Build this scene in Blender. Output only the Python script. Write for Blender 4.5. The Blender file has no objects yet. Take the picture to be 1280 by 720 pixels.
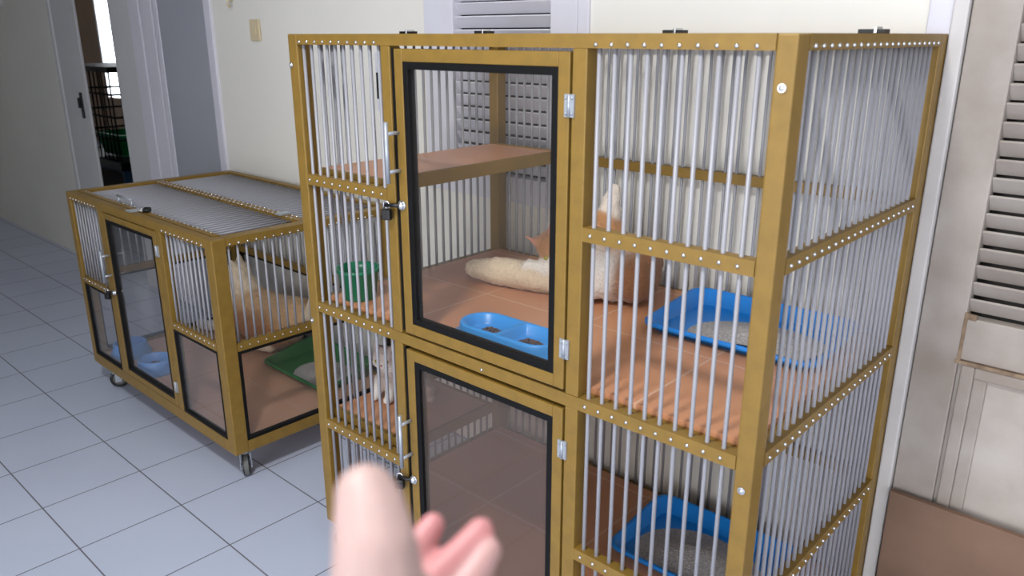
import bpy, bmesh, math, random
from mathutils import Vector, Matrix, noise
random.seed(7)
sc = bpy.context.scene
COL = sc.collection
PI = math.pi

# ------------------------------------------------------------------ materials
def lin(c):
    return tuple(((x/255)/12.92 if x/255 <= .04045 else ((x/255+.055)/1.055)**2.4) for x in c) + (1,)
def mat(name, rgb, rough=.5, metal=0., var=0., vscale=8., bump=0., bscale=60., spec=.5, coat=0., rgb2=None, detail=4):
    m = bpy.data.materials.new(name); m.use_nodes = True
    nt = m.node_tree; N = nt.nodes; L = nt.links; b = N['Principled BSDF']
    b.inputs['Base Color'].default_value = lin(rgb)
    b.inputs['Roughness'].default_value = rough; b.inputs['Metallic'].default_value = metal
    b.inputs['Specular IOR Level'].default_value = spec; b.inputs['Coat Weight'].default_value = coat
    tc = N.new('ShaderNodeTexCoord')
    if var or rgb2:
        n = N.new('ShaderNodeTexNoise'); n.inputs['Scale'].default_value = vscale; n.inputs['Detail'].default_value = detail
        L.new(tc.outputs['Object'], n.inputs['Vector'])
        r = N.new('ShaderNodeValToRGB')
        c = rgb2 or tuple(max(0, x*(1-var)) for x in rgb)
        r.color_ramp.elements[0].color = lin(c); r.color_ramp.elements[1].color = lin(rgb)
        r.color_ramp.elements[0].position = .35; r.color_ramp.elements[1].position = .65
        L.new(n.outputs['Fac'], r.inputs['Fac']); L.new(r.outputs['Color'], b.inputs['Base Color'])
    if bump:
        n = N.new('ShaderNodeTexNoise'); n.inputs['Scale'].default_value = bscale; n.inputs['Detail'].default_value = 3
        L.new(tc.outputs['Object'], n.inputs['Vector'])
        bp = N.new('ShaderNodeBump'); bp.inputs['Strength'].default_value = bump; bp.inputs['Distance'].default_value = .004
        L.new(n.outputs['Fac'], bp.inputs['Height']); L.new(bp.outputs['Normal'], b.inputs['Normal'])
    return m
def tile_mat(name, c1, c2, grout, size, mortar, rough, spec=.5, vscale=3., streak=0.):
    m = mat(name, c1, rough, spec=spec); nt = m.node_tree; N = nt.nodes; L = nt.links; b = N['Principled BSDF']
    tc = N.new('ShaderNodeTexCoord'); br = N.new('ShaderNodeTexBrick')
    br.offset = 0; br.squash = 1
    br.inputs['Scale'].default_value = 1; br.inputs['Brick Width'].default_value = size; br.inputs['Row Height'].default_value = size
    br.inputs['Mortar Size'].default_value = mortar; br.inputs['Mortar Smooth'].default_value = .1; br.inputs['Bias'].default_value = 0
    L.new(tc.outputs['Object'], br.inputs['Vector'])
    n = N.new('ShaderNodeTexNoise'); n.inputs['Scale'].default_value = vscale; n.inputs['Detail'].default_value = 5
    L.new(tc.outputs['Object'], n.inputs['Vector'])
    r = N.new('ShaderNodeValToRGB'); r.color_ramp.elements[0].color = lin(c2); r.color_ramp.elements[1].color = lin(c1)
    r.color_ramp.elements[0].position = .3; r.color_ramp.elements[1].position = .7
    L.new(n.outputs['Fac'], r.inputs['Fac'])
    L.new(r.outputs['Color'], br.inputs['Color1']); L.new(r.outputs['Color'], br.inputs['Color2'])
    br.inputs['Mortar'].default_value = lin(grout)
    L.new(br.outputs['Color'], b.inputs['Base Color'])
    bp = N.new('ShaderNodeBump'); bp.inputs['Strength'].default_value = .3; bp.inputs['Distance'].default_value = .001; bp.invert = True
    L.new(br.outputs['Fac'], bp.inputs['Height']); L.new(bp.outputs['Normal'], b.inputs['Normal'])
    return m
def glass_mat(name, tint, haze=0., hazec=(200, 195, 190)):
    m = bpy.data.materials.new(name); m.use_nodes = True
    nt = m.node_tree; N = nt.nodes; L = nt.links
    for n in list(N):
        if n.type != 'OUTPUT_MATERIAL': N.remove(n)
    out = [n for n in N if n.type == 'OUTPUT_MATERIAL'][0]
    tr = N.new('ShaderNodeBsdfTransparent'); tr.inputs['Color'].default_value = lin(tint)
    gl = N.new('ShaderNodeBsdfGlossy'); gl.inputs['Roughness'].default_value = .02
    lw = N.new('ShaderNodeLayerWeight'); lw.inputs['Blend'].default_value = .5
    pw = N.new('ShaderNodeMath'); pw.operation = 'POWER'; pw.inputs[1].default_value = 4; L.new(lw.outputs['Facing'], pw.inputs[0])
    fr = N.new('ShaderNodeMath'); fr.operation = 'MULTIPLY_ADD'; fr.inputs[1].default_value = .85; fr.inputs[2].default_value = .035; L.new(pw.outputs[0], fr.inputs[0])
    mx = N.new('ShaderNodeMixShader'); L.new(fr.outputs[0], mx.inputs[0]); L.new(tr.outputs[0], mx.inputs[1]); L.new(gl.outputs[0], mx.inputs[2])
    last = mx
    if haze:
        df = N.new('ShaderNodeBsdfDiffuse'); df.inputs['Color'].default_value = lin(hazec)
        m2 = N.new('ShaderNodeMixShader'); m2.inputs[0].default_value = haze
        L.new(mx.outputs[0], m2.inputs[1]); L.new(df.outputs[0], m2.inputs[2]); last = m2
    L.new(last.outputs[0], out.inputs['Surface'])
    return m
M = {}
M['gold'] = mat('bronze_gold_paint', (137, 107, 44), .45, .1, var=.07, vscale=30, bump=.06, bscale=180)
M['alu'] = mat('aluminium_rod', (150, 150, 156), .42, .08)
M['chrome'] = mat('chrome', (215, 217, 220), .15, .9)
M['zinc'] = mat('zinc_steel', (172, 178, 186), .35, .5)
M['rubber'] = mat('black_rubber', (12, 12, 13), .6, bump=.1, spec=.2)
M['black'] = mat('black_plastic', (16, 16, 18), .4)
M['wheelgrey'] = mat('grey_tread', (96, 96, 92), .6)
M['terracotta'] = tile_mat('terracotta_tile', (206, 148, 110), (190, 132, 96), (208, 168, 140), .3225, .0026, .38)
M['terracotta_s'] = tile_mat('terracotta_small_tile', (200, 154, 126), (184, 138, 110), (188, 158, 138), .3, .002, .45)
M['floor'] = tile_mat('white_floor_tile', (194, 202, 221), (186, 194, 214), (112, 110, 118), .30, .0022, .22, spec=.45, vscale=1.4)
M['wall'] = mat('cream_wall_paint', (230, 227, 219), .8, var=.03, vscale=1.3, bump=.08, bscale=40)
M['ceil'] = mat('white_ceiling_paint', (225, 225, 222), .9, bump=.05)
M['lav'] = mat('lavender_white_gloss_paint', (214, 213, 222), .45, var=.02, vscale=4)
M['white'] = mat('white_gloss_paint', (205, 205, 206), .5, var=.03, vscale=3)
M['greydoor'] = mat('grey_door_paint', (162, 164, 172), .5, var=.03, vscale=2)
M['dirty'] = mat('weathered_shutter_paint', (172, 164, 157), .7, rgb2=(146, 134, 124), vscale=5, detail=8, bump=.15, bscale=30)
M['dirty2'] = mat('weathered_panel_paint', (182, 174, 167), .7, rgb2=(166, 156, 147), vscale=7, detail=8, bump=.1)
M['rust'] = mat('rusty_stain_wood', (150, 128, 104), .8, rgb2=(110, 90, 72), vscale=30)
M['board'] = mat('brown_hardboard', (124, 96, 78), .7, rgb2=(100, 75, 60), vscale=3.5, detail=6, bump=.05)
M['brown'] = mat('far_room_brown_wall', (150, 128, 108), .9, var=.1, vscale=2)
M['trimgrey'] = mat('grey_white_trim_paint', (206, 202, 200), .6, var=.06, vscale=6)  # greyer white for the strip beside the weathered shutter
M['dark'] = mat('dark_shade_backing', (46, 44, 42), .9)  # dark sheet behind the slats, shade of the gaps put into its colour
M['beige'] = mat('beige_switch_plastic', (206, 190, 156), .4)
M['bluecup'] = mat('bright_blue_plastic', (40, 146, 226), .35, spec=.5)
M['bluelit'] = mat('blue_litter_plastic', (24, 128, 214), .35)
M['bluebowl'] = mat('pale_blue_plastic', (90, 150, 222), .35)
M['green'] = mat('dark_green_plastic', (14, 100, 48), .35)
M['green2'] = mat('bottle_green_plastic', (28, 116, 84), .3)
M['tubgreen'] = mat('tub_green_plastic', (30, 190, 110), .4)
M['litter'] = mat('grey_clay_litter', (188, 182, 178), .95, rgb2=(150, 146, 146), vscale=180, bump=.9, bscale=220)
M['kibble'] = mat('brown_kibble', (104, 74, 58), .8, var=.3, vscale=60)
M['kraft'] = mat('cardboard', (176, 128, 84), .8)
M['wire'] = mat('black_wire', (20, 19, 20), .45)
M['navy'] = mat('blue_grey_plastic', (52, 84, 120), .5)
M['clothbrown'] = mat('grey_brown_cloth', (96, 88, 84), .9, bump=.3)
M['glass'] = glass_mat('clear_acrylic', (254, 253, 251), .012)
M['smoke'] = glass_mat('smoked_acrylic', (228, 221, 216), .10, (165, 152, 146))  # smoked tint; the pale diffuse haze paints in a floor reflection
M['glass_s'] = glass_mat('hazy_acrylic', (253, 253, 253), .018)
def emat(name, rgb, s):
    m = bpy.data.materials.new(name); m.use_nodes = True; b = m.node_tree.nodes['Principled BSDF']
    b.inputs['Emission Color'].default_value = lin(rgb); b.inputs['Emission Strength'].default_value = s
    b.inputs['Base Color'].default_value = lin(rgb); return m
M['sky'] = emat('daylit_window_pane', (240, 246, 255), 7)
def vcol_mat(name, rough=.85, bump=.5, bscale=140, sss=0., stretch=(1, 1, 1), sheen=0.):
    m = bpy.data.materials.new(name); m.use_nodes = True
    nt = m.node_tree; N = nt.nodes; L = nt.links; b = N['Principled BSDF']
    a = N.new('ShaderNodeVertexColor'); a.layer_name = 'tone'
    tc = N.new('ShaderNodeTexCoord'); mp = N.new('ShaderNodeMapping'); mp.inputs['Scale'].default_value = stretch
    n = N.new('ShaderNodeTexNoise'); n.inputs['Scale'].default_value = bscale; n.inputs['Detail'].default_value = 4
    L.new(tc.outputs['Object'], mp.inputs['Vector']); L.new(mp.outputs['Vector'], n.inputs['Vector'])
    mx = N.new('ShaderNodeMixRGB'); mx.blend_type = 'MULTIPLY'; mx.inputs[0].default_value = .35 if bump > .2 else .08
    L.new(a.outputs['Color'], mx.inputs[1]); L.new(n.outputs['Fac'], mx.inputs[2])
    hs = N.new('ShaderNodeBrightContrast'); hs.inputs['Bright'].default_value = .0
    L.new(mx.outputs[0], b.inputs['Base Color'])
    bp = N.new('ShaderNodeBump'); bp.inputs['Strength'].default_value = bump; bp.inputs['Distance'].default_value = .006 if bump > .2 else .001
    L.new(n.outputs['Fac'], bp.inputs['Height']); L.new(bp.outputs['Normal'], b.inputs['Normal'])
    b.inputs['Roughness'].default_value = rough
    if sss:
        b.inputs['Subsurface Weight'].default_value = sss; b.inputs['Subsurface Radius'].default_value = (1, .3, .2); b.inputs['Subsurface Scale'].default_value = .004
    if sheen: b.inputs['Sheen Weight'].default_value = sheen
    return m
M['fur'] = vcol_mat('cat_fur', .9, .6, 150, sheen=.2)
M['skin'] = vcol_mat('skin', .5, .12, 240, sss=.15)
M['eye'] = mat('cat_eye', (150, 140, 50), .15)
M['nose'] = mat('cat_nose', (214, 140, 128), .5)
M['nail'] = mat('fingernail', (228, 190, 182), .3)

# ------------------------------------------------------------------ mesh helpers
class MB:
    def __init__(s): s.bm = bmesh.new(); s.mi = 0
    def _m(s, fs):
        for f in fs: f.material_index = s.mi
    def box(s, a, b, rot=None, piv=None):
        x0, x1 = sorted((a[0], b[0])); y0, y1 = sorted((a[1], b[1])); z0, z1 = sorted((a[2], b[2]))
        v = [s.bm.verts.new(p) for p in ((x0,y0,z0),(x1,y0,z0),(x1,y1,z0),(x0,y1,z0),(x0,y0,z1),(x1,y0,z1),(x1,y1,z1),(x0,y1,z1))]
        fs = [s.bm.faces.new([v[i] for i in q]) for q in ((3,2,1,0),(4,5,6,7),(0,1,5,4),(1,2,6,5),(2,3,7,6),(3,0,4,7))]
        s._m(fs)
        if rot is not None:
            p = Vector(piv if piv else ((x0+x1)/2, (y0+y1)/2, (z0+z1)/2))
            bmesh.ops.rotate(s.bm, verts=v, cent=p, matrix=rot)
        return s
    def tube(s, p, q, r, r2=None, n=10, caps=True):
        p, q = Vector(p), Vector(q); d = q-p; z = d.normalized()
        x = z.orthogonal().normalized(); y = z.cross(x); r2 = r if r2 is None else r2
        A = [s.bm.verts.new(p+(x*math.cos(t)+y*math.sin(t))*r) for t in [2*PI*i/n for i in range(n)]]
        B = [s.bm.verts.new(q+(x*math.cos(t)+y*math.sin(t))*r2) for t in [2*PI*i/n for i in range(n)]]
        fs = [s.bm.faces.new((A[i], A[(i+1) % n], B[(i+1) % n], B[i])) for i in range(n)]
        for f in fs: f.smooth = True
        if caps: fs += [s.bm.faces.new(A[::-1]), s.bm.faces.new(B)]
        s._m(fs); return s
    def path(s, pts, r, n=8):
        pts = [Vector(p) for p in pts]; rings = []
        prev = None
        for i, p in enumerate(pts):
            t = (pts[min(i+1, len(pts)-1)]-pts[max(i-1, 0)]).normalized()
            x = (prev - t*prev.dot(t)).normalized() if prev is not None else t.orthogonal().normalized()
            prev = x; y = t.cross(x)
            rings.append([s.bm.verts.new(p+(x*math.cos(a)+y*math.sin(a))*r) for a in [2*PI*k/n for k in range(n)]])
        fs = []
        for A, B in zip(rings, rings[1:]):
            fs += [s.bm.faces.new((A[i], A[(i+1) % n], B[(i+1) % n], B[i])) for i in range(n)]
        for f in fs: f.smooth = True
        fs += [s.bm.faces.new(rings[0][::-1]), s.bm.faces.new(rings[-1])]
        s._m(fs); return s
    def ball(s, c, r, sub=2, sq=(1, 1, 1)):
        o = bmesh.ops.create_icosphere(s.bm, subdivisions=sub, radius=r, matrix=Matrix.Translation(c) @ Matrix.Diagonal((*sq, 1)))
        fs = {f for v in o['verts'] for f in v.link_faces}
        for f in fs: f.smooth = True
        s._m(fs); return s
    def loft(s, loops, close_first=True, close_last=True, smooth=True):
        R = [[s.bm.verts.new(p) for p in l] for l in loops]; fs = []
        n = len(R[0])
        for A, B in zip(R, R[1:]):
            fs += [s.bm.faces.new((A[i], A[(i+1) % n], B[(i+1) % n], B[i])) for i in range(n)]
        for f in fs: f.smooth = smooth
        if close_first: fs.append(s.bm.faces.new(R[0][::-1]))
        if close_last: fs.append(s.bm.faces.new(R[-1]))
        s._m(fs); return R
    def build(s, name, mats, parent=None, bevel=0., loc=None, rot=0., normals=True):
        if normals: bmesh.ops.recalc_face_normals(s.bm, faces=s.bm.faces)
        me = bpy.data.meshes.new(name); s.bm.to_mesh(me); s.bm.free()
        for m in (mats if isinstance(mats, (list, tuple)) else [mats]): me.materials.append(M[m])
        o = bpy.data.objects.new(name, me); COL.objects.link(o)
        if parent: o.parent = parent
        if loc is not None: o.location = loc
        o.rotation_euler.z = rot
        if bevel:
            b = o.modifiers.new('soft_edge', 'BEVEL'); b.width = bevel; b.segments = 2; b.limit_method = 'ANGLE'; b.angle_limit = .9
        return o
def B(*boxes):
    m = MB()
    for a, b in boxes: m.box(a, b)
    return m
def empty(name, loc, rz=0.):
    o = bpy.data.objects.new(name, None); COL.objects.link(o); o.location = loc; o.rotation_euler.z = rz; o.empty_display_size = .05; return o
def tag(o, label, cat, group=None, kind=None):
    o['label'] = label; o['category'] = cat
    if group: o['group'] = group
    if kind: o['kind'] = kind
    return o
def copy_child(o, parent, loc=None):
    c = o.copy(); COL.objects.link(c); c.parent = parent
    if loc is not None: c.location = loc
    return c

# ------------------------------------------------------------------ the setting (wall frame: origin behind the small cage, turned a hair)
WO = Vector((-.5, .735, 0)); WR = -.012
def W(mb, name, mats, bevel=0., parent=None):
    o = mb.build(name, mats, parent, bevel)
    if parent is None: o.location = WO; o.rotation_euler.z = WR
    return o
def struct(o): o['kind'] = 'structure'; return o
def wpt(u, v, z):
    return Vector((WO.x+u*math.cos(WR)-v*math.sin(WR), WO.y+u*math.sin(WR)+v*math.cos(WR), z))
CH = 2.9
fm = MB(); fm.box((-9.5, -6, -.05), (7.5, 4, 0))
fl = struct(fm.build('floor', 'floor', loc=(-1.7325, -.1697, 0), rot=-.007))
struct(B(((-12, -6.2, CH), (6, 4.2, CH+.08))).build('ceiling', 'ceil'))
# wall with openings: door recess, shutter window, shutter door
us = [-10.5, -3.235, -1.245, .16, .832, 1.676, 2.74, 5.5]
wb = MB()
wb.box((us[0], 0, 0), (us[1], .15, CH)); wb.box((us[1], 0, 2.12), (us[2], .15, CH))
wb.box((us[2], 0, 0), (us[3], .15, CH)); wb.box((us[3], 0, 0), (us[4], .15, .905)); wb.box((us[3], 0, 2.12), (us[4], .15, CH))
wb.box((us[4], 0, 0), (us[5], .15, CH)); wb.box((us[5], 0, 2.12), (us[6], .15, CH)); wb.box((us[6], 0, 0), (us[7], .15, CH))
struct(W(wb, 'wall_back', 'wall'))
struct(B(((-6.2, -2.8, 0), (-.5, -2.65, CH))).build('light_block_wall', 'wall'))  # unseen wall added to keep daylight off the far left
struct(B(((-6.2, -2.65, 0), (-6.06, .78, CH))).build('wall_left', 'wall'))
# the next room seen through the gap
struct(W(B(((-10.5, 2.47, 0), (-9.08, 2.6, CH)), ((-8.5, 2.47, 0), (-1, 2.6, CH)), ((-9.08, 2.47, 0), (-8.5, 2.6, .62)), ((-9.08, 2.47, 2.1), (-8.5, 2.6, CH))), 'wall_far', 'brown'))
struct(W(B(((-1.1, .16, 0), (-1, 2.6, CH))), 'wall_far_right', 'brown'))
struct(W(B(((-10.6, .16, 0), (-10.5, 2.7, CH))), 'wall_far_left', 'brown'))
wn = struct(W(B(((-9.08, 2.51, .62), (-8.5, 2.53, 2.1))), 'window_2', 'sky'))
fr = B(((-9.1, 2.46, .6), (-9.05, 2.51, 2.12)), ((-8.53, 2.46, .6), (-8.48, 2.51, 2.12)), ((-9.05, 2.46, .96), (-8.53, 2.51, 1.0)), ((-9.05, 2.46, 2.08), (-8.53, 2.51, 2.12)))
W(fr, 'window_frame', 'white', parent=wn)

# door_1: pale leaf with dark latch plate; door_2: folded white leaf; door_3: grey leaf; trims
d1 = struct(W(B(((-3.205, .0, .01), (-2.845, .015, 2.05))), 'door_1', 'white', .003))
W(B(((-2.945, -.010, .93), (-2.918, .0, 1.08)), ((-2.937, -.026, .99), (-2.926, -.010, 1.05))), 'door_handle', 'black', .002, d1)
struct(W(B(((-3.24, -.010, 0), (-3.205, .1, 2.12)), ((-3.24, -.010, 2.05), (-1.24, .1, 2.12))), 'trim_1', 'white', .004))
d2 = struct(W(B(((-2.362, .0, .01), (-2.10, .03, 2.05))), 'door_2', 'white', .003))
W(B(((-2.10, -.005, .01), (-1.98, .08, 2.05)), ((-1.975, .0, .01), (-1.845, .08, 2.05))), 'door_stile', 'lav', .004, d2)
W(B(((-1.845, .02, .01), (-1.822, .08, 2.05))), 'door_gap', 'rubber', 0, d2)
d3 = struct(W(B(((-1.785, .004, .01), (-1.297, .03, 2.05))), 'door_3', 'greydoor', .003))
W(B(((-1.822, .0, .01), (-1.785, .08, 2.05))), 'door_stile', 'lav', .003, d3)
struct(W(B(((-1.297, -.012, 0), (-1.24, .1, 2.05))), 'trim_2', 'lav', .004))
struct(W(B(((-1.24, -.01, 0), (.155, 0, .07))), 'baseboard_back', 'wall', .003))

# louvred shutters
def slats(u0, u1, z0, z1, step, out, tilt=.62):
    m = MB(); z = z0
    while z < z1:
        m.box((u0, -.003+out, z), (u1, .003+out, z+step*1.02), rot=Matrix.Rotation(tilt, 3, 'X'))
        z += step
    return m
w1 = struct(W(B(((.16, -.006, .905), (.296, .035, 2.12)), ((.694, -.006, .905), (.79, .035, 2.12)), ((.296, -.006, .905), (.694, .035, .985)), ((.296, -.006, 2.05), (.694, .035, 2.12))), 'window_1', 'lav', .003))
W(B(((.793, -.010, .905), (.832, .04, 2.12))), 'window_frame', 'lav', .003, w1)
W(slats(.296, .694, .99, 2.05, .0391, .016), 'louvre_panel', 'lav', .001, w1)
W(B(((.165, .06, .91), (.83, .07, 2.11))), 'shade_backing', 'dark', 0, w1)
w3 = struct(W(B(((1.752, .0, .02), (1.838, .04, 2.1)), ((1.838, .002, .745), (2.74, .035, .838)), ((1.838, .0, 2.02), (2.74, .04, 2.1)), ((2.62, 0, .02), (2.74, .04, 2.02)), ((1.838, .002, .02), (2.62, .035, .10))), 'window_3', ['dirty'], .003))
W(slats(1.838, 2.62, .845, 2.02, .0362, .018), 'louvre_panel', 'dirty', .001, w3)
W(B(((1.838, .012, .10), (2.62, .03, .745))), 'shutter_panel', 'dirty2', 0, w3)
W(B(((1.846, .0, .10), (1.872, .014, .735)), ((1.872, .004, .10), (1.898, .014, .715)), ((1.872, .0, .709), (2.62, .014, .735))), 'panel_moulding', 'dirty', .003, w3)
W(B(((1.835, -.001, .742), (1.842, .01, .85)), ((1.832, -.003, .736), (2.6, .012, .744)), ((1.836, -.002, .836), (1.858, .006, .848))), 'rust_stain', 'rust', .001, w3)
W(B(((1.66, .07, 0), (2.75, .08, 2.12))), 'shade_backing', 'dark', 0, w3)
struct(W(B(((1.676, -.006, 0), (1.722, .06, 2.12))), 'trim_3', 'lav', .003))

struct(W(B(((1.722, -.014, 0), (1.75, .06, 2.12))), 'trim_4', 'trimgrey', .003))
# ------------------------------------------------------------------ tall cage
TW, TD, TH, Z0 = 1.22, .71, 1.404, .102
T = tag(empty('cat_cage', (0, 0, 0)), 'tall gold framed cat cage with two glass doors and upright silver bars', 'pet cage')
def rail(par, a, b, riv=(), rn=(0, -1, 0), name='rail', rr=.0042):
    m = MB(); m.box(a, b); m.mi = 1
    for p in riv: m.ball(p, rr, 1, (.6 if rn[0] else 1, .6 if rn[1] else 1, .6 if rn[2] else 1))
    return m.build(name, ['gold', 'chrome'], par, 0)
PW = .036
for (a, b) in (((0, 0, Z0), (PW, PW, TH)), ((TW-.031, 0, Z0), (TW, .04, TH)), ((0, TD-PW, Z0), (PW, TD, TH)), ((TW-PW, TD-.045, Z0), (TW, TD, TH))):
    B((a, b)).build('post', 'gold', T, .003)
BL = [.047+i*.0302 for i in range(10)]; BR = [.886+i*.03067 for i in range(10)]; BS = [.055+i*.0292 for i in range(21)]
BB = [.06+i*.0297 for i in range(38)]
SL, SR = (.337, .366), (.839, .869)          # stiles either side of the doors
# top and bottom rails
rail(T, (PW, 0, 1.381), (TW-.031, .026, TH), [(u, -.001, 1.387) for u in BL+BR])
rail(T, (TW-.026, .04, 1.381), (TW, TD-.045, TH), [(TW+.001, v, 1.387) for v in BS])
rail(T, (PW, TD-.026, 1.381), (TW-PW, TD, TH))
rail(T, (0, PW, 1.381), (.026, TD-PW, TH))
rail(T, (PW, 0, Z0), (TW-.031, .03, .128)); rail(T, (TW-.03, .04, Z0), (TW, TD-.045, .128))
rail(T, (PW, TD-.03, Z0), (TW-PW, TD, .128)); rail(T, (0, PW, Z0), (.03, TD-PW, .128))
ZU, ZM, ZL = 1.070, .7445, .4155
for z in (ZU, ZL):
    rail(T, (PW, 0, z-.0125), (SL[0], .022, z+.0125), [(u, -.001, z) for u in BL])
    rail(T, (SR[1], 0, z-.0125), (TW-.031, .022, z+.0125), [(u, -.001, z) for u in BR])
rail(T, (PW, 0, ZM-.0125), (TW-.031, .022, ZM+.0125), [(u, -.001, ZM) for u in BL+BR]+[(.619, -.001, .741)])
for z in (ZU, ZM, ZL):
    rail(T, (TW-.022, .04, z-.0125), (TW, TD-.045, z+.0125), [(TW+.001, v, z) for v in BS])
    rail(T, (0, PW, z-.0125), (.022, TD-PW, z+.0125))
    rail(T, (PW, TD-.022, z-.0125), (TW-PW, TD, z+.0125))
for (u0, u1) in (SL, SR):
    B(((u0, 0, .128), (u1, .03, ZM-.0125)), ((u0, 0, ZM+.0125), (u1, .03, 1.381))).build('stile', 'gold', T, .002)
B(((.3665, .004, .128), (.3795, .02, .722)), ((.3665, .004, .765), (.3795, .02, 1.376))).build('door_seal', 'rubber', T)
# bars: a hundred single rods
proto = MB().tube((0, 0, .12), (0, 0, 1.386), .0039, n=10).build('bar', 'alu', T, normals=False)
spots = [(u, .011) for u in BL+BR]+[(TW-.011, v) for v in BS]+[(.011, v) for v in BS]+[(u, TD-.011) for u in BB]
proto.location = (*spots[0], 0)
for p in spots[1:]: copy_child(proto, T, (*p, 0))
# roof bars
rm = MB()
for i in range(37): rm.tube((.06+i*.03, .03, 1.393), (.06+i*.03, TD-.03, 1.393), .0045, n=8)
o = rm.build('roof_bars', 'alu', T); o['kind'] = 'stuff'
rail(T, (.026, .345, 1.381), (TW-.026, .37, TH), name='roof_rail')
for i, u in enumerate((.012, .29, .815, 1.195)):
    m = MB(); m.box((u-.022, .345, TH), (u+.022, .37, TH+.007)); m.mi = 1; m.box((u-.006+.01, .343, TH), (u-.001+.01, .372, TH+.011))
    m.build('roof_hinge', ['black', 'chrome'], T, .001)
# floors and shelves
B(((.024, .024, .735), (TW-.024, TD-.024, .752))).build('floor_support', 'gold', T)
B(((.036, .042, .752), (TW-.036, TD-.03, .763))).build('middle_floor', 'terracotta', T)
B(((.03, .03, .118), (TW-.03, TD-.03, .130))).build('floor_support', 'gold', T)
B(((.036, .034, .130), (TW-.036, TD-.03, .141))).build('lower_floor', 'terracotta', T)
B(((.024, .045, 1.076), (.272, .655, 1.091))).build('upper_shelf', 'terracotta', T)
B(((.272, .03, 1.06), (.282, .665, 1.094)), ((.024, .03, 1.06), (.272, .045, 1.094)), ((.024, .655, 1.06), (.272, .665, 1.094))).build('shelf_edge', 'gold', T, .001)
B(((.024, .045, .43), (.320, .325, .446))).build('lower_shelf', 'terracotta', T)
B(((.320, .03, .42), (.329, .335, .449)), ((.024, .03, .42), (.320, .045, .449)), ((.024, .325, .42), (.320, .335, .449))).build('shelf_edge', 'gold', T, .001)

def frame_ring(u0, u1, z0, z1, w, v0, v1, wr=None):
    wr = w if wr is None else wr
    return B(((u0, v0, z0), (u0+w, v1, z1)), ((u1-wr, v0, z0), (u1, v1, z1)), ((u0+w, v0, z0), (u1-wr, v1, z0+w)), ((u0+w, v0, z1-w), (u1-wr, v1, z1)))
def screws(m, pts, r=.003):
    for p in pts: m.ball(p, r, 1, (1, .5, 1))
def hinge(par, u, z):
    m = MB(); m.box((u-.0105, -.004, z-.019), (u-.002, .0005, z+.019)); m.box((u+.002, -.004, z-.019), (u+.0105, .0005, z+.019))
    m.tube((u, -.004, z-.019), (u, -.004, z+.019), .0032, n=8)
    screws(m, [(u+s*.0065, -.005, z+t*.013) for s in (-1, 1) for t in (-1, 1)])
    return m.build('hinge', 'zinc', par, 0)
def pull(par, u, z0, z1, out=.034):
    zz = (z0+.012, z1-.012); m = MB()
    for z in zz: m.tube((u, .001, z), (u, -out, z), .0042, n=10)
    m.tube((u, -out, z0-.012), (u, -out, z1+.012), .0048, n=10)
    return m.build('pull_handle', 'zinc', par)
def hasp(par, u, z):
    m = MB(); m.tube((u+.012, -.001, z), (u+.012, -.005, z), .011, n=16); m.ball((u+.012, -.006, z), .008, 2, (1, .8, 1.2))
    m.mi = 1; m.tube((u+.012, -.008, z), (u-.03, -.014, z-.003), .0045, n=10)
    return m.build('hasp', ['chrome', 'black'], par)
def door(par, u0, u1, z0, z1, glass, fw, gw, handle, name='door', wr=None, v=-.001):
    wr = fw if wr is None else wr
    d = frame_ring(u0, u1, z0, z1, fw, v, .024, wr).build(name, 'gold', par, .0015)
    frame_ring(u0+fw, u1-wr, z0+fw, z1-fw, gw, v+.001, .020).build('gasket', 'rubber', d, .001)
    B(((u0+fw+gw*.7, .008, z0+fw+gw*.7), (u1-wr-gw*.7, .0115, z1-fw-gw*.7))).build('glass_pane', glass, d)
    return d
du = door(T, .3805, .8345, .763, 1.3755, 'glass', .025, .0145, None)
pull(du, .386, 1.117, 1.220); hasp(du, .378, 1.055)
dl = door(T, .3805, .8345, .134, .7225, 'smoke', .0245, .0145, None)
pull(dl, .386, .445, .556); hasp(dl, .378, .389)
for z in (1.288, .847): hinge(du, .8365, z)
for z in (.638, .22): hinge(dl, .8365, z)
for (u, z) in ((1.2045, 1.332), (1.2045, .701), (.009, 1.335), (.009, .701)):
    m = MB(); m.tube((u, .0, z), (u, -.003, z), .0062, n=16); m.ball((u, -.003, z), .0045, 2, (1, .6, 1)); m.build('bolt', 'chrome', T)
def caster(par, p, ang, h=.104, R=.037):
    m = MB(); m.box((-.024, -.024, h-.006), (.024, .024, h)); m.tube((0, 0, h-.02), (0, 0, h-.004), .014, n=12)
    for s in (-1, 1):
        m.box((-.002, s*.0175-.0015, R-.010), (.022, s*.0175+.0015, R+.03)); m.box((-.010, s*.0165-.0012, R+.028), (.018, s*.0165+.0012, h-.018))
    m.tube((.012, -.021, R), (.012, .021, R), .005, n=8)
    c = m.build('caster', 'zinc', par, loc=p, rot=ang)
    w = MB(); pr = [(-.011, R-.005), (-.011, R-.002), (-.007, R), (.007, R), (.011, R-.002), (.011, R-.005)]
    for i, (a, b) in enumerate(zip(pr, pr[1:])):
        w.mi = 1 if i == 2 else 0; w.tube((.012, a[0], R), (.012, b[0], R), a[1], b[1], 24, False)
    for s in (-1, 1):
        w.mi = 0; w.tube((.012, s*.011, R), (.012, s*.0112, R), R-.005, R-.013, 24, False); w.mi = 1
        w.tube((.012, s*.0112, R), (.012, s*.009, R), R-.013, R-.028, 24, True)
    w.build('wheel', ['black', 'wheelgrey'], c)
    return c
for p, a in (((.03, .03, 0), 1.2), ((TW-.035, .035, 0), 1.0), ((.03, TD-.035, 0), .3), ((TW-.035, TD-.035, 0), 2.)): caster(T, p, a, Z0)

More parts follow.
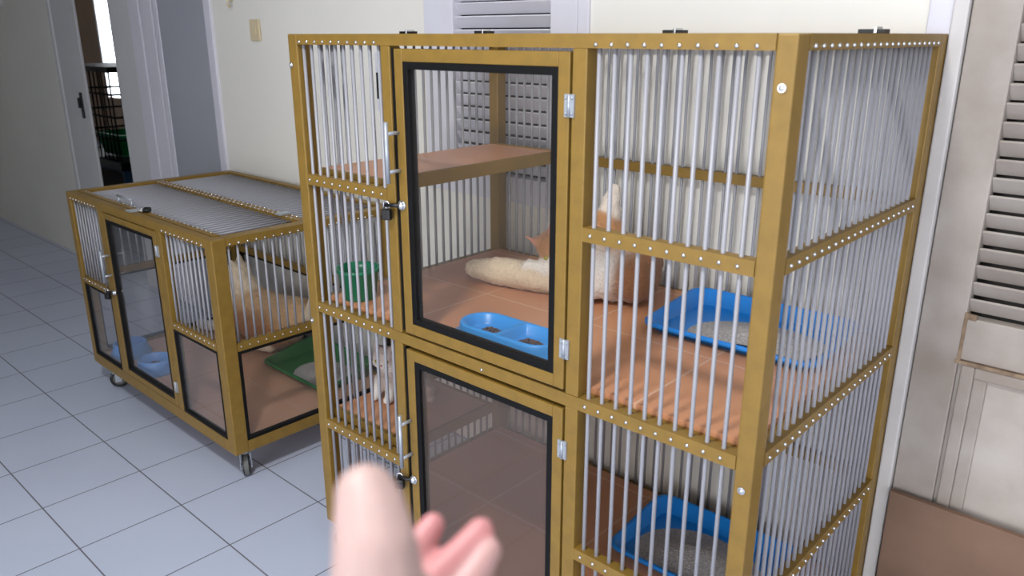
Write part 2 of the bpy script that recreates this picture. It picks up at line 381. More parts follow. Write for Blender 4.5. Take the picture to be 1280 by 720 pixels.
# ------------------------------------------------------------------ small cage (its own frame: origin at the front right foot)
SO = Vector((-.4972, .0025, 0)); SRZ = -.0109
S = tag(empty('cat_cage', SO, SRZ), 'low gold framed cat cage on wheels with a barred lid and glass door', 'pet cage')
def sp(u, v, z):
    return Vector((SO.x+u*math.cos(SRZ)-v*math.sin(SRZ), SO.y+u*math.sin(SRZ)+v*math.cos(SRZ), z))
SW, SD, SH, SZ = 1.165, .69, .822, .107
P2 = .046
for (a, b) in (((-P2, 0, SZ), (0, P2, SH)), ((-SW, 0, SZ), (-SW+.036, P2, SH)), ((-SW, SD-P2, SZ), (-SW+P2, SD, SH)), ((-P2, SD-P2, SZ), (0, SD, SH))):
    B((a, b)).build('post', 'gold', S, .003)
SBL = [-1.118+i*.0285 for i in range(9)]; SBR = [-.328+i*.0296 for i in range(10)]; SBS = [.058+i*.0296 for i in range(20)]
SBB = [-1.115+i*.0297 for i in range(36)]
zt = .797
B(((-SW+.036, 0, zt), (-P2, .03, SH))).build('rail', 'gold', S, .001)
m = MB(); m.box((-P2+.002, P2, zt), (0, SD-P2, SH)); m.mi = 1
for v in SBS: m.ball((.0005, v, .803), .004, 1)
m.build('rail', ['gold', 'chrome'], S)
m = MB(); m.mi = 1
for u in SBL+SBR: m.ball((u, -.0005, .801), .004, 1)
m.mi = 0; m.box((-SW+.036, 0, zt-.004), (-P2, .012, zt)); m.build('rivet_strip', ['gold', 'chrome'], S)
B(((-SW+P2, SD-.03, zt), (-P2, SD, SH))).build('rail', 'gold', S, .001)
B(((-SW, P2, zt), (-SW+.036, SD-P2, SH))).build('rail', 'gold', S, .001)
for (a, b) in (((-SW+.036, 0, SZ), (-P2, .03, .150)), ((-P2+.008, P2, SZ), (0, SD-P2, .146)), ((-SW+P2, SD-.03, SZ), (-P2, SD, .150)), ((-SW, P2, SZ), (-SW+.03, SD-P2, .150))):
    B((a, b)).build('rail', 'gold', S, .001)
SLt, SRt = (-.866, -.826), (-.385, -.349)
for (u0, u1) in (SLt, SRt): B(((u0, 0, .150), (u1, .03, zt))).build('stile', 'gold', S, .002)
ZS = .472
for (u0, u1, bars) in ((-SW+.036, SLt[0], SBL), (SRt[1], -P2, SBR)): rail(S, (u0, 0, ZS-.013), (u1, .024, ZS+.013), [(u, -.001, ZS+.004) for u in bars])
rail(S, (-.024, P2, ZS-.015), (0, SD-P2, ZS+.011), [(.001, v, ZS) for v in SBS])
rail(S, (-SW+P2, SD-.024, ZS-.013), (-P2, SD, ZS+.013)); rail(S, (-SW, P2, ZS-.013), (-SW+.024, SD-P2, ZS+.013))
# fixed glass panels under the bars
def pane_y(u0, u1, v0, v1, z0, z1):
    g = frame_ring(u0, u1, z0, z1, .011, v0, v1).build('gasket', 'rubber', S, .001)
    B(((u0+.006, v0+.006, z0+.006), (u1-.006, v0+.009, z1-.006))).build('glass_pane', 'glass_s', g)
pane_y(-SW+.036, SLt[0], .001, .018, .150, ZS-.013); pane_y(SRt[1], -P2, .001, .018, .150, ZS-.013)
pane_y(-SW+P2, -P2, SD-.02, SD-.003, .150, ZS-.013)
def pane_x(u0, u1, v0, v1, z0, z1):
    w = .011
    g = B(((u0, v0, z0), (u1, v0+w, z1)), ((u0, v1-w, z0), (u1, v1, z1)), ((u0, v0+w, z0), (u1, v1-w, z0+w)), ((u0, v0+w, z1-w), (u1, v1-w, z1))).build('gasket', 'rubber', S, .001)
    c = (u0+u1)/2
    B(((c-.0015, v0+.006, z0+.006), (c+.0015, v1-.006, z1-.006))).build('glass_pane', 'glass_s', g)
pane_x(-.019, -.001, P2, SD-P2, .146, ZS-.015); pane_x(-SW+.001, -SW+.018, P2, SD-P2, .150, ZS-.013)
sd = door(S, -.824, -.387, .153, .789, 'glass_s', .022, .013, None)
pull(sd, -.815, .54, .64, .03); hasp(sd, -.822, .485)
for z in (.723, .233): hinge(sd, -.383, z)
# bars: the hundred that show largest one by one, the rest together
pv = MB().tube((0, 0, ZS), (0, 0, .803), .0038, n=10).build('bar', 'alu', S, normals=False)
vs = [(u, .012) for u in SBL+SBR]+[(-.012, v) for v in SBS[:11]]
pv.location = (*vs[0], 0)
for p in vs[1:]: copy_child(pv, S, (*p, 0))
HR = [-1.098+i*.0293 for i in range(35)]
ph1 = MB().tube((0, .052, .812), (0, .334, .812), .0039, n=10).build('bar', 'alu', S, normals=False)
ph2 = MB().tube((0, .362, .812), (0, SD-.028, .812), .0039, n=10).build('bar', 'alu', S, normals=False)
ph1.location = (HR[0], 0, 0); ph2.location = (HR[0], 0, 0)
for u in HR[1:]:
    copy_child(ph1, S, (u, 0, 0)); copy_child(ph2, S, (u, 0, 0))
rm = MB()
for v in SBS[11:]: rm.tube((-.012, v, ZS), (-.012, v, .803), .0038, n=8)
for v in SBS: rm.tube((-SW+.012, v, ZS), (-SW+.012, v, .803), .0038, n=8)
for u in SBB: rm.tube((u, SD-.012, ZS), (u, SD-.012, .803), .0038, n=8)
o = rm.build('rear_bars', 'alu', S); o['kind'] = 'stuff'
# lid
m = MB(); m.box((-SW+.05, .033, .803), (-.052, .056, SH+.001)); m.mi = 1
for u in HR: m.ball((u, .053, SH), .004, 1)
lid = m.build('lid_rail', ['gold', 'chrome'], S)
m = MB(); m.box((-SW+.036, .332, .800), (-P2, .364, SH)); m.mi = 1
for u in HR: m.ball((u, .337, SH), .004, 1); m.ball((u, .359, SH), .004, 1)
m.build('lid_rail', ['gold', 'chrome'], S)
B(((-SW+.05, .0305, .80), (-.052, .0328, SH-.001))).build('lid_gap', 'rubber', S)
m = MB()
for u in (-.765, -.655): m.tube((u, .046, SH), (u, .046, SH+.028), .004, n=10)
m.tube((-.775, .046, SH+.028), (-.645, .046, SH+.028), .0045, n=10); m.build('pull_handle', 'zinc', lid)
B(((-.62, .005, SH), (-.575, .05, SH+.003))).build('hasp', 'zinc', lid, .001)
m = MB()
for u in (-.17,): m.box((u-.016, .325, SH), (u+.016, .37, SH+.006))
m.build('lid_hinge', 'zinc', S, .001)
B(((-SW+.032, .032, .128), (-.03, SD-.032, .141))).build('floor_board', 'terracotta_s', S)
for p, a in (((-.04, .05, 0), 2.67), ((-SW+.085, .045, 0), 1.05), ((-.045, SD-.05, 0), 1.6), ((-SW+.045, SD-.05, 0), .3)): caster(S, p, a, SZ)

# ------------------------------------------------------------------ padlocks
def padlock(p, label, tilt=0.):
    t = tag(empty('padlock', p, tilt), label, 'padlock', 'black padlocks on the cage latches')
    m = MB(); m.box((-.011, -.007, -.030), (.011, .007, -.006)); m.build('lock_body', 'black', t, .003)
    pts = [(-.007, 0, -.008), (-.007, 0, .004)]+[(-.007*math.cos(a), 0, .004+.007*math.sin(a)) for a in [PI*k/8 for k in range(1, 8)]]+[(.007, 0, .004), (.007, 0, -.008)]
    MB().path(pts, .002).build('shackle', 'chrome', t)
    return t
padlock((.352, -.015, 1.050), 'black padlock on the upper glass door of the tall cage', .3)
padlock((.352, -.015, .386), 'black padlock hanging at the lower smoked door of the tall cage', .5)
padlock(sp(-.852, -.015, .482), 'black padlock hanging on the front door of the low cage', .4)
pl = padlock(sp(-.575, .03, SH+.012), 'black padlock lying on the barred lid of the low cage', .5)
pl.rotation_euler = (PI/2, .25, -.9); pl.location = sp(-.548, .034, SH+.010)

# ------------------------------------------------------------------ bowls and trays
def rrect(x0, y0, x1, y1, r, z, n=7):
    P = []
    for cx, cy, a0 in ((x1-r, y1-r, 0), (x0+r, y1-r, PI/2), (x0+r, y0+r, PI), (x1-r, y0+r, 1.5*PI)):
        for k in range(n+1):
            a = a0+PI/2*k/n; P.append((cx+r*math.cos(a), cy+r*math.sin(a)))
    return [(x, y, z(x, y) if callable(z) else z) for x, y in P]
def litter_tray(w, d, hf, hb, matname, loc, rz, label, group=None, r=.04):
    f = lambda x, y: hf+(hb-hf)*max(0, min(1, (y-.03)/(d*.55)))**1.2
    m = MB()
    m.loft([rrect(.022, .022, w-.022, d-.022, r-.015, 0), rrect(.008, .008, w-.008, d-.008, r, lambda x, y: f(x, y)-.012),
            rrect(-.002, -.002, w+.002, d+.002, r, lambda x, y: f(x, y)-.010), rrect(-.002, -.002, w+.002, d+.002, r, lambda x, y: f(x, y)-.002),
            rrect(.002, .002, w-.002, d-.002, r, f), rrect(.010, .010, w-.010, d-.010, r-.005, lambda x, y: f(x, y)-.003),
            rrect(.024, .024, w-.024, d-.024, r-.016, .005)])
    o = m.build('litter_tray', matname, loc=loc, rot=rz)
    return tag(o, label, 'litter tray', group)
def litter_heap(w, d, h, loc, rz, label, fx, fy, seed):
    m = MB(); nx, ny = 34, 24; V = {}
    x0, y0, x1, y1 = .026, .026, w-.026, d-.026
    for i in range(nx+1):
        for j in range(ny+1):
            x = x0+(x1-x0)*i/nx; y = y0+(y1-y0)*j/ny
            # pull corners in
            px, py = (2*i/nx-1), (2*j/ny-1)
            k = 1-.12*(px*px*py*py)
            X = (x0+x1)/2+px*(x1-x0)/2*k; Y = (y0+y1)/2+py*(y1-y0)/2*k
            g = math.exp(-((X-fx)/.10)**2-((Y-fy)/.075)**2)
            z = .0025+h*g+.004*noise.noise((X*30+seed, Y*30, 0))*g
            V[i, j] = m.bm.verts.new((X, Y, z))
    for i in range(nx):
        for j in range(ny):
            fc = m.bm.faces.new((V[i, j], V[i+1, j], V[i+1, j+1], V[i, j+1])); fc.smooth = True
    o = m.build('cat_litter', 'litter', loc=loc, rot=rz)
    return tag(o, label, 'cat litter', kind='stuff')
litter_tray(.40, .275, .026, .042, 'bluelit', (.764, .362, .763), .02, 'bright blue litter tray on the middle floor of the tall cage', 'litter trays')
litter_heap(.40, .275, .034, (.764, .362, .763), .02, 'grey litter heaped in the blue tray on the middle floor', .245, .09, 3)
litter_tray(.40, .275, .028, .048, 'bluelit', (.700, .362, .141), .02, 'shaded blue litter tray on the lowest floor of the tall cage', 'litter trays')
litter_heap(.40, .275, .036, (.700, .362, .141), .02, 'grey litter heaped in the blue tray on the lowest floor', .20, .11, 9)
q = sp(-.53, .405, .141)
litter_tray(.42, .26, .030, .062, 'green', q, SRZ, 'dark green litter tray on the floor of the low cage', 'litter trays')
litter_heap(.42, .26, .022, q, SRZ, 'pale grey litter lying in the green tray', .27, .12, 5)

def kibble(c, r, n, label, parent_rot=0):
    m = MB()
    for k in range(n):
        a = random.random()*2*PI; d = r*math.sqrt(random.random())
        z = .004+.011*(1-(d/r)**2)*random.random()
        m.ball((d*math.cos(a), d*math.sin(a)*.8, z), .0036+.0010*random.random(), 1, (1, 1, .7))
    return tag(m.build('kibble', 'kibble', loc=c), label, 'cat food', kind='stuff')
# double bowl
DW, DD, DH = .285, .130, .036
dbx, dby, dbz = .462, .040, .763
m = MB()
def stad(i, z): return rrect(i, i, DW-i, DD-i, DD/2-i-.001, z, 10)
R = m.loft([stad(-.011, 0), stad(-.011, .004), stad(.004, .0065), stad(.008, .02), stad(.0105, DH-.003), stad(.013, DH)], True, False)
outer = R[-1]
def dloop(left, i, z):
    n = 12; P = []; r0 = DD/2-.0175-i; cx = DD/2 if left else DW-DD/2; cy = DD/2
    xm = DW/2-(.004+i*.6) if left else DW/2+(.004+i*.6)
    rc = .018
    if left:
        P = [(xm, cy+r0-rc*.3), (xm-rc*.3, cy+r0)]+[(cx+r0*math.cos(a), cy+r0*math.sin(a)) for a in [PI/2+PI*k/n for k in range(n+1)]]+[(xm-rc*.3, cy-r0), (xm, cy-r0+rc*.3)]
    else:
        P = [(xm, cy-r0+rc*.3), (xm+rc*.3, cy-r0)]+[(cx+r0*math.cos(a), cy+r0*math.sin(a)) for a in [-PI/2+PI*k/n for k in range(n+1)]]+[(xm+rc*.3, cy+r0), (xm, cy+r0-rc*.3)]
    return [(x, y, z) for x, y in P]
eds = [m.bm.edges.get((outer[i], outer[(i+1) % len(outer)])) for i in range(len(outer))]
for left in (True, False):
    Q = m.loft([dloop(left, 0, DH), dloop(left, .003, DH-.002), dloop(left, .009, .016), dloop(left, .016, .009)], False, True)
    eds += [m.bm.edges.get((Q[0][i], Q[0][(i+1) % len(Q[0])])) for i in range(len(Q[0]))]
bmesh.ops.triangle_fill(m.bm, edges=eds, use_beauty=True)
bb = m.build('double_food_bowl', 'bluecup', loc=(dbx, dby, dbz), rot=.02)
tag(bb, 'bright blue twin food bowl behind the upper glass door', 'pet bowl')
kibble((dbx+.088, dby+.060, dbz+.010), .027, 60, 'brown kibble in the left basin of the blue twin bowl')
kibble((dbx+.200, dby+.062, dbz+.010), .030, 85, 'brown kibble in the right basin of the blue twin bowl')
def lathe(name, prof, matname, loc, n=28):
    m = MB(); m.loft([[(r*math.cos(2*PI*k/n), r*math.sin(2*PI*k/n), z) for k in range(n)] for r, z in prof])
    return m.build(name, matname, loc=loc)
BW = [(.078, 0), (.08, .006), (.066, .035), (.064, .052), (.06, .055), (.056, .052), (.052, .03), (.03, .022)]
b1 = tag(lathe('food_bowl', BW, 'bluebowl', sp(-1.04, .105, .141)), 'pale blue round bowl at the left end of the low cage', 'pet bowl', 'pale blue bowls in the low cage')
b2 = tag(lathe('food_bowl', BW, 'bluebowl', sp(-.795, .10, .141)), 'pale blue round bowl behind the glass door of the low cage', 'pet bowl', 'pale blue bowls in the low cage')
kibble(sp(-.795, .10, .163), .03, 35, 'brown kibble in the pale blue bowl behind the low cage door')
tag(lathe('food_bowl', [(.038, 0), (.042, .004), (.05, .07), (.057, .074), (.057, .081), (.051, .081), (.046, .06), (.036, .010)], 'green2', (.104, .083, .763)),
    'dark green cup bowl in the left front corner of the tall cage middle floor', 'pet bowl')

# ------------------------------------------------------------------ figures: bodies grown as one surface
def interp(chain, n=10):
    out = []
    for (p, r), (q, s) in zip(chain, chain[1:]):
        p, q = Vector(p), Vector(q)
        k = max(2, int((q-p).length/(.3*min(r, s)))+1)
        for i in range(k+1):
            t = i/k; out.append((p.lerp(q, t), r+(s-r)*t))
    return out
def grow(name, prims, voxel, matname, parent=None, smooth=6, fur=0., seed=0, patch=.012):
    """prims: ('c', chain, colour) tapered chains or ('e', centre, radii, colour, rot) ellipsoids, fused into one skin"""
    bm = bmesh.new(); samples = []
    for pr in prims:
        if pr[0] == 'c':
            for c, r in interp(pr[1]):
                bmesh.ops.create_icosphere(bm, subdivisions=2, radius=r, matrix=Matrix.Translation(c))
                samples.append((c, r, pr[2]))
        else:
            c, rad, colr = pr[1:4]; rot = pr[4] if len(pr) > 4 else Matrix.Identity(3)
            bmesh.ops.create_icosphere(bm, subdivisions=3, radius=1, matrix=Matrix.Translation(c) @ rot.to_4x4() @ Matrix.Diagonal((*rad, 1)))
            ax = max(range(3), key=lambda i: rad[i]); mn = sorted(rad)[1]
            for t in (-.6, 0, .6):
                e = Vector((0, 0, 0)); e[ax] = rad[ax]*t
                samples.append((Vector(c)+rot @ e, mn*(1 if t == 0 else .8), colr))
    me = bpy.data.meshes.new(name+'_base'); bm.to_mesh(me); bm.free()
    tmp = bpy.data.objects.new(name+'_tmp', me); COL.objects.link(tmp)
    r = tmp.modifiers.new('r', 'REMESH'); r.mode = 'VOXEL'; r.voxel_size = voxel; r.use_smooth_shade = True
    s = tmp.modifiers.new('s', 'SMOOTH'); s.factor = .5; s.iterations = smooth
    dg = bpy.context.evaluated_depsgraph_get(); ev = tmp.evaluated_get(dg)
    nm = bpy.data.meshes.new_from_object(ev); nm.name = name
    bpy.data.objects.remove(tmp); bpy.data.meshes.remove(me)
    at = nm.color_attributes.new('tone', 'FLOAT_COLOR', 'POINT')
    cols = [(c, r, Vector(lin(k)[:3])) for c, r, k in samples]
    for i, v in enumerate(nm.vertices):
        nz = noise.noise_vector(v.co*22+Vector((seed, 0, 0)))*patch
        p = v.co+nz; acc = Vector((0, 0, 0)); ws = 0
        for c, r, k in cols:
            d = (p-c).length/r; w = math.exp(-5*d*d) if d < 3 else 0
            acc += k*w; ws += w
        acc = acc/ws if ws > 1e-9 else cols[0][2]
        at.data[i].color = (*acc, 1)
    if fur:
        offs = []
        for v in nm.vertices:
            f = noise.noise(Vector((v.co.x*90, v.co.y*90, v.co.z*45)))+.6*noise.noise(v.co*190)
            offs.append(v.normal*(f*fur))
        for v, d in zip(nm.vertices, offs): v.co += d
    nm.materials.append(M[matname])
    for p in nm.polygons: p.use_smooth = True
    o = bpy.data.objects.new(name, nm); COL.objects.link(o)
    if parent: o.parent = parent
    return o
GIN, CRE, WHI, DGI, PNK = (192, 138, 90), (232, 212, 184), (238, 232, 224), (156, 104, 64), (226, 164, 146)
def frame(fwd, up):
    f = Vector(fwd).normalized(); s = f.cross(Vector(up)).normalized(); u = s.cross(f); return f, s, u
def cat_head(c, fwd, up, R, col, muz, earc):
    c = Vector(c); f, s, u = frame(fwd, up); rot = Matrix((s, f, u)).transposed()
    P = [('e', c, (R*1.05, R, R*.92), col, rot), ('e', c+f*R*.75-u*R*.28, (R*.52, R*.42, R*.38), muz, rot),
         ('e', c+s*R*.55-u*R*.3+f*R*.25, (R*.5,)*3, muz, rot), ('e', c-s*R*.55-u*R*.3+f*R*.25, (R*.5,)*3, muz, rot)]
    for k in (-1, 1):
        b = c+s*k*R*.62+u*R*.62-f*R*.05
        P.append(('c', [(b-s*k*R*.12, R*.36), (b+s*k*R*.12+u*R*.42, R*.2), (b+s*k*R*.22+u*R*.8, R*.07)], earc))
    def feats(parent):
        for k in (-1, 1):
            MB().ball(c+f*R*.90+s*k*R*.40+u*R*.10, R*.17, 2).build('eye', 'eye', parent)
        MB().ball(c+f*R*1.16-u*R*.16, R*.11, 2, (1.2, 1, .8)).build('nose', 'nose', parent)
    return P, feats
# grooming cat on the middle floor
ZF = .763
hp, hf = cat_head((.437, .455, .888), (.55, -.72, -.42), (-.55, -.25, .8), .046, GIN, CRE, PNK)
c1 = [('e', (.595, .505, ZF+.085), (.088, .092, .086), WHI), ('e', (.655, .515, ZF+.080), (.052, .078, .078), (150, 100, 62)), ('e', (.62, .58, .85), (.06, .05, .07), DGI),
      ('c', [((.585, .50, .86), .082), ((.54, .49, .915), .068), ((.49, .475, .92), .052), ((.455, .46, .90), .044)], GIN),
      ('e', (.565, .465, .865), (.06, .05, .075), WHI),
      ('c', [((.60, .49, .90), .048), ((.575, .48, .965), .035)], GIN), ('c', [((.584, .49, .985), .029), ((.582, .49, 1.01), .024), ((.590, .495, 1.045), .017)], (238, 224, 208)),
      ('c', [((.56, .44, .80), .034), ((.53, .40, .785), .022), ((.50, .385, .783), .018)], WHI),
      ('c', [((.50, .45, .88), .03), ((.44, .42, .83), .022), ((.395, .405, .835), .018)], WHI),
      ('c', [((.61, .56, .80), .036), ((.52, .47, .79), .034), ((.40, .425, .803), .041), ((.29, .40, .801), .039), ((.21, .39, .795), .026)], CRE)]+hp
cat = grow('cat', c1, .0065, 'fur', fur=.0035, seed=1)
tag(cat, 'ginger and white cat grooming with a raised leg in the tall cage', 'cat', 'cats in the cages'); hf(cat)
# long cat along the back of the low cage (built in that cage's frame)
def S3(u, v, z): return tuple(sp(u, v, z))
F0 = .141
hp, hf = cat_head(S3(-.905, .545, .425), (-.75, -.6, -.15), (-.05, -.1, 1), .055, CRE, WHI, CRE)
BRN = (150, 98, 58)
c2 = [('c', [(S3(-.84, .56, .29), .088), (S3(-.72, .575, .275), .092), (S3(-.60, .585, .28), .095), (S3(-.53, .585, .305), .085)], (204, 166, 124)),
      ('c', [(S3(-.84, .525, .24), .078), (S3(-.74, .53, .235), .08), (S3(-.60, .54, .245), .084)], BRN),
      ('c', [(S3(-.85, .56, .33), .065), (S3(-.89, .55, .39), .05)], CRE),
      ('e', S3(-.92, .53, .285), (.062, .062, .09), WHI), ('e', S3(-.60, .57, .23), (.07, .075, .085), BRN),
      ('c', [(S3(-.91, .52, .25), .034), (S3(-.97, .48, .185), .028), (S3(-1.06, .45, .168), .024), (S3(-1.10, .445, .166), .026)], WHI),
      ('c', [(S3(-.90, .55, .24), .032), (S3(-.95, .55, .18), .027), (S3(-1.02, .54, .166), .025)], WHI),
      ('c', [(S3(-.62, .50, .18), .035), (S3(-.70, .475, .166), .024)], CRE),
      ('c', [(S3(-.43, .60, .33), .04), (S3(-.40, .605, .41), .034), (S3(-.405, .61, .46), .028), (S3(-.42, .61, .485), .018)], CRE)]+hp
cat = grow('cat', c2, .008, 'fur', fur=.004, seed=4)
tag(cat, 'cream and ginger cat resting by the back bars of the low cage', 'cat', 'cats in the cages'); hf(cat)
# kitten on the lower shelf
hp, hf = cat_head((.085, .170, .565), (.5, -.85, -.1), (0, 0, 1), .034, (226, 206, 196), WHI, (206, 178, 168))
c3 = [('e', (.095, .205, .502), (.05, .06, .05), (196, 176, 166)), ('c', [((.09, .19, .52), .034), ((.087, .18, .545), .026)], WHI),
      ('c', [((.11, .165, .50), .018), ((.118, .15, .459), .013), ((.122, .14, .458), .013)], WHI), ('c', [((.07, .16, .50), .018), ((.072, .145, .459), .013), ((.075, .135, .458), .013)], WHI),
      ('c', [((.13, .25, .475), .022), ((.18, .25, .464), .016), ((.21, .22, .462), .012)], (196, 170, 154)), ('e', (.068, .165, .585), (.014, .014, .012), (120, 96, 92))]+hp
cat = grow('cat', c3, .004, 'fur', fur=.002, seed=8, patch=.006)
tag(cat, 'small pale kitten sitting on the lower shelf of the tall cage', 'cat', 'cats in the cages'); hf(cat)

# ------------------------------------------------------------------ camera (fitted to the photograph)
cam = bpy.data.cameras.new('camera'); co = bpy.data.objects.new('camera', cam); COL.objects.link(co)
CP = Vector((1.6786, -1.0758, 1.401)); co.location = CP
F = 987.8; cam.sensor_width = 36; cam.lens = F*36/1280
co.rotation_euler = (PI/2-.3095, 0, .7362)
cam.dof.use_dof = True; cam.dof.focus_distance = 2.1; cam.dof.aperture_fstop = 5.6
cam.clip_start = .02
sc.camera = co

# ------------------------------------------------------------------ the hand reaching in from below
CR = co.rotation_euler.to_matrix()
def hand_pt(x, y, d):
    return CP+CR @ Vector(((x-640)/F*d, -(y-360)/F*d, -d))
SK, SP, SPK = (178, 150, 144), (184, 144, 140), (186, 124, 124)
H = hand_pt
h1 = [('c', [(H(472, 830, .285), .021), (H(473, 740, .282), .0178), (H(470, 690, .284), .0160), (H(464, 645, .290), .0142), (H(457, 617, .293), .0117)], SK),
      ('c', [(H(455, 880, .31), .026), (H(470, 800, .315), .027), (H(500, 765, .335), .020)], SK),
      ('e', H(500, 830, .335), (.034, .026, .034), SK),
      ('c', [(H(486, 760, .345), .011), (H(505, 710, .362), .0085), (H(526, 678, .37), .0075), (H(541, 656, .374), .0062)], SPK),
      ('c', [(H(505, 780, .345), .012), (H(545, 722, .36), .0088), (H(578, 690, .368), .0078), (H(601, 663, .374), .0066)], SPK),
      ('c', [(H(525, 800, .345), .012), (H(565, 752, .355), .0088), (H(594, 717, .362), .0078), (H(611, 688, .368), .0064)], SP),
      ('c', [(H(530, 830, .345), .0115), (H(578, 800, .35), .008), (H(608, 772, .354), .007), (H(624, 748, .358), .0056)], SP),
      ('c', [(H(455, 880, .31), .026), (H(450, 960, .295), .0245), (CP+CR @ Vector((-.075, -.26, -.20)), .032), (CP+CR @ Vector((-.13, -.36, -.02)), .038)], SK)]
hd = grow('person', h1, .0019, 'skin', smooth=4, patch=.004)
tag(hd, "person's bare hand and forearm reaching toward the tall cage, thumb up and fingers curled", 'person')
def nail(tip, back, r, side):
    t, b = Vector(tip), Vector(back); ax = (t-b).normalized(); n = (Vector(side)-ax*ax.dot(Vector(side))).normalized(); s = ax.cross(n)
    rot = Matrix((s, ax, n)).transposed().to_4x4()
    m = MB(); m.ball((0, 0, 0), 1, 2)
    bmesh.ops.transform(m.bm, matrix=Matrix.Translation(t+n*r*.80) @ rot @ Matrix.Diagonal((r*.62, r*.8, r*.25, 1)), verts=m.bm.verts)
    m.build('fingernail', 'nail', hd)
away = CR @ Vector((-.5, .4, -.8))
nail(H(455, 618, .293), H(466, 690, .284), .0125, away)
for t, b, r in ((H(541, 656, .374), H(526, 678, .37), .0062), (H(601, 663, .374), H(578, 690, .368), .0066), (H(611, 688, .368), H(594, 717, .362), .0064), (H(624, 748, .358), H(608, 772, .354), .0056)):
    nail(t, b, r, CR @ Vector((.3, .5, -.8)))

# ------------------------------------------------------------------ small things on and by the walls
sw = tag(empty('light_switch', wpt(-.885, -.001, 1.421), WR), 'beige double wall switch plate on the cream wall', 'wall switch')
B(((-.036, -.010, -.042), (.036, 0, .042))).build('switch_plate', 'beige', sw, .003)
B(((-.016, -.014, -.018), (-.002, -.010, .018))).build('rocker', 'beige', sw, .002); B(((.002, -.014, -.018), (.016, -.010, .018))).build('rocker', 'beige', sw, .002)
def whook(u, z, s, label):
    m = MB(); m.ball((0, -.004, 0), .010*s, 2, (1, .5, 1)); m.path([(0, -.004, 0), (0, -.02*s, -.004*s), (0, -.026*s, -.02*s), (0, -.018*s, -.032*s), (0, -.010*s, -.026*s)], .004*s)
    return tag(m.build('wall_hook', 'beige' if s == 1 else 'white', loc=wpt(u, 0, z), rot=WR), label, 'wall hook')
whook(-1.056, 1.545, 1, 'small beige hook on the cream wall above the switch')
whook(-4.105, 1.605, 2.2, 'white hook on the dim wall left of the doorway')
ws = tag(empty('wall_strip', wpt(-.09, 0, 1.245), WR), 'narrow white and black strip on the wall left of the louvred window', 'wall gauge')  # plain plate with a black centre, use unknown
B(((-.014, -.006, -.10), (.014, 0, .10))).build('back_plate', 'lav', ws, .002)
B(((-.009, -.009, -.058), (.009, -.006, .032))).build('black_strip', 'black', ws, .001)
bd = B(((1.757, -.032, 0), (2.75, -.016, .405))).build('hardboard_sheet', 'board', loc=WO, rot=WR, bevel=.002)
tag(bd, 'brown hardboard sheet standing against the weathered shutter door', 'board')
# bits beyond the doorway
cx0, cx1, cy0, cy1, cz0, cz1 = -5.55, -4.45, .75, 1.25, .42, 1.13
cr = tag(empty('wire_crate', WO, WR), 'black wire pet crate in the dark room beyond the doorway', 'pet crate')
m = MB()
for y in (cy0, cy1):
    n = int((cx1-cx0)/.075)
    for i in range(n+1): x = cx0+(cx1-cx0)*i/n; m.tube((x, y, cz0), (x, y, cz1), .006, n=6)
    for k in range(5): z = cz0+(cz1-cz0)*k/4; m.tube((cx0, y, z), (cx1, y, z), .009, n=6)
for x in (cx0, cx1):
    for i in range(7): y = cy0+(cy1-cy0)*i/6; m.tube((x, y, cz0), (x, y, cz1), .006, n=6)
    for k in range(5): z = cz0+(cz1-cz0)*k/4; m.tube((x, cy0, z), (x, cy1, z), .009, n=6)
m.build('wire_panel', 'wire', cr)
B(((cx0, cy0-.01, cz1-.005), (cx1, cy1, cz1+.035))).build('crate_top', 'wire', cr, .004)
B(((cx0-.01, cy0-.01, cz0-.07), (cx1+.01, cy1+.01, cz0))).build('crate_tray', 'black', cr, .006)
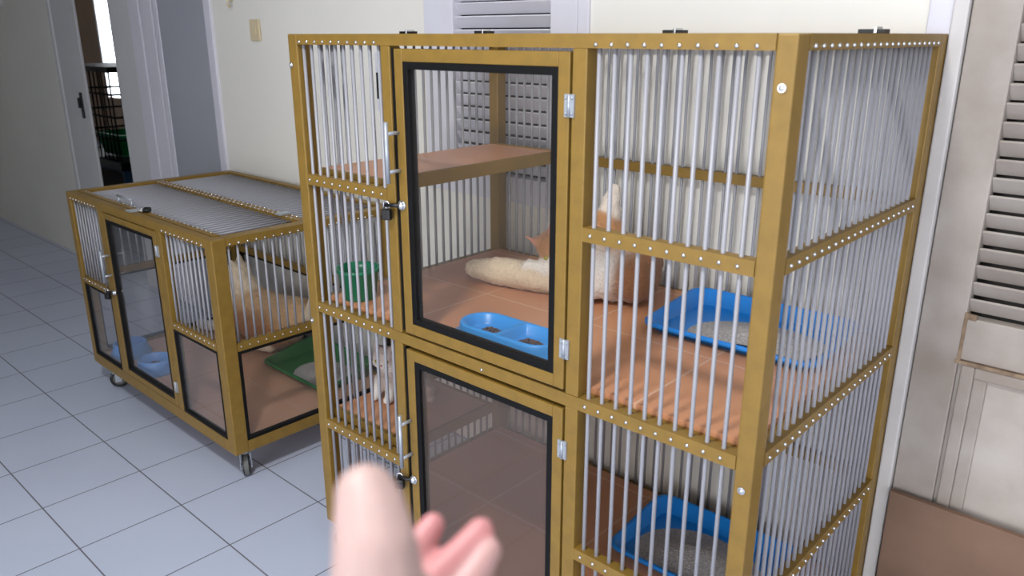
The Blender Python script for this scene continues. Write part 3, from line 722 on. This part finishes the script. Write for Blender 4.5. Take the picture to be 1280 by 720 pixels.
tb = MB(); tb.loft([rrect(-.22, -.15, .22, .15, .05, 0), rrect(-.27, -.18, .27, .18, .06, .17), rrect(-.285, -.195, .285, .195, .06, .175), rrect(-.26, -.17, .26, .17, .06, .178), rrect(-.21, -.14, .21, .14, .05, .01)])
tag(tb.build('tub', 'tubgreen', loc=wpt(-4.86, 1.0, cz0+.02), rot=WR), 'green plastic tub inside the black wire crate', 'tub')
st = tag(empty('storage_crate', wpt(-5.0, 1.0, 0), WR), 'blue edged grey storage crate under the black wire crate', 'crate')
B(((-.36, -.22, 0), (.5, .24, .33))).build('crate_body', 'clothbrown', st, .01)
B(((-.4, -.24, 0), (-.36, .26, .348)), ((.5, -.24, 0), (.54, .26, .348)), ((-.36, -.24, .33), (.5, .26, .348))).build('crate_edge', 'navy', st, .004)

# ------------------------------------------------------------------ light: a ceiling lamp in front of the cages and soft daylight from the open side
la = bpy.data.lights.new('ceiling_lamp_light', 'AREA'); la.shape = 'DISK'; la.size = .3; la.energy = 44; la.color = (1, 1, 1)
lo = bpy.data.objects.new('ceiling_lamp_light', la); COL.objects.link(lo); lo.location = (.95, -1.2, 2.72)
w = bpy.data.worlds.new('world'); sc.world = w; w.use_nodes = True
bg = w.node_tree.nodes['Background']; bg.inputs[0].default_value = (.93, .95, 1, 1); bg.inputs[1].default_value = 1
wn_, wl_ = w.node_tree.nodes, w.node_tree.links      # overcast daylight, brightest low in front of the open side
tc_ = wn_.new('ShaderNodeTexCoord'); dt_ = wn_.new('ShaderNodeVectorMath'); dt_.operation = 'DOT_PRODUCT'
dt_.inputs[1].default_value = Vector((.10, -1, .22)).normalized(); wl_.new(tc_.outputs['Generated'], dt_.inputs[0])
mr_ = wn_.new('ShaderNodeMapRange'); mr_.interpolation_type = 'SMOOTHSTEP'
mr_.inputs['From Min'].default_value = .55; mr_.inputs['From Max'].default_value = .97
mr_.inputs['To Min'].default_value = 1.25; mr_.inputs['To Max'].default_value = 4.7
wl_.new(dt_.outputs['Value'], mr_.inputs['Value']); wl_.new(mr_.outputs['Result'], bg.inputs[1])
sc.view_settings.view_transform = 'Standard'; sc.view_settings.look = 'None'; sc.view_settings.gamma = 1; sc.view_settings.exposure = .08
sc.view_settings.use_curve_mapping = False
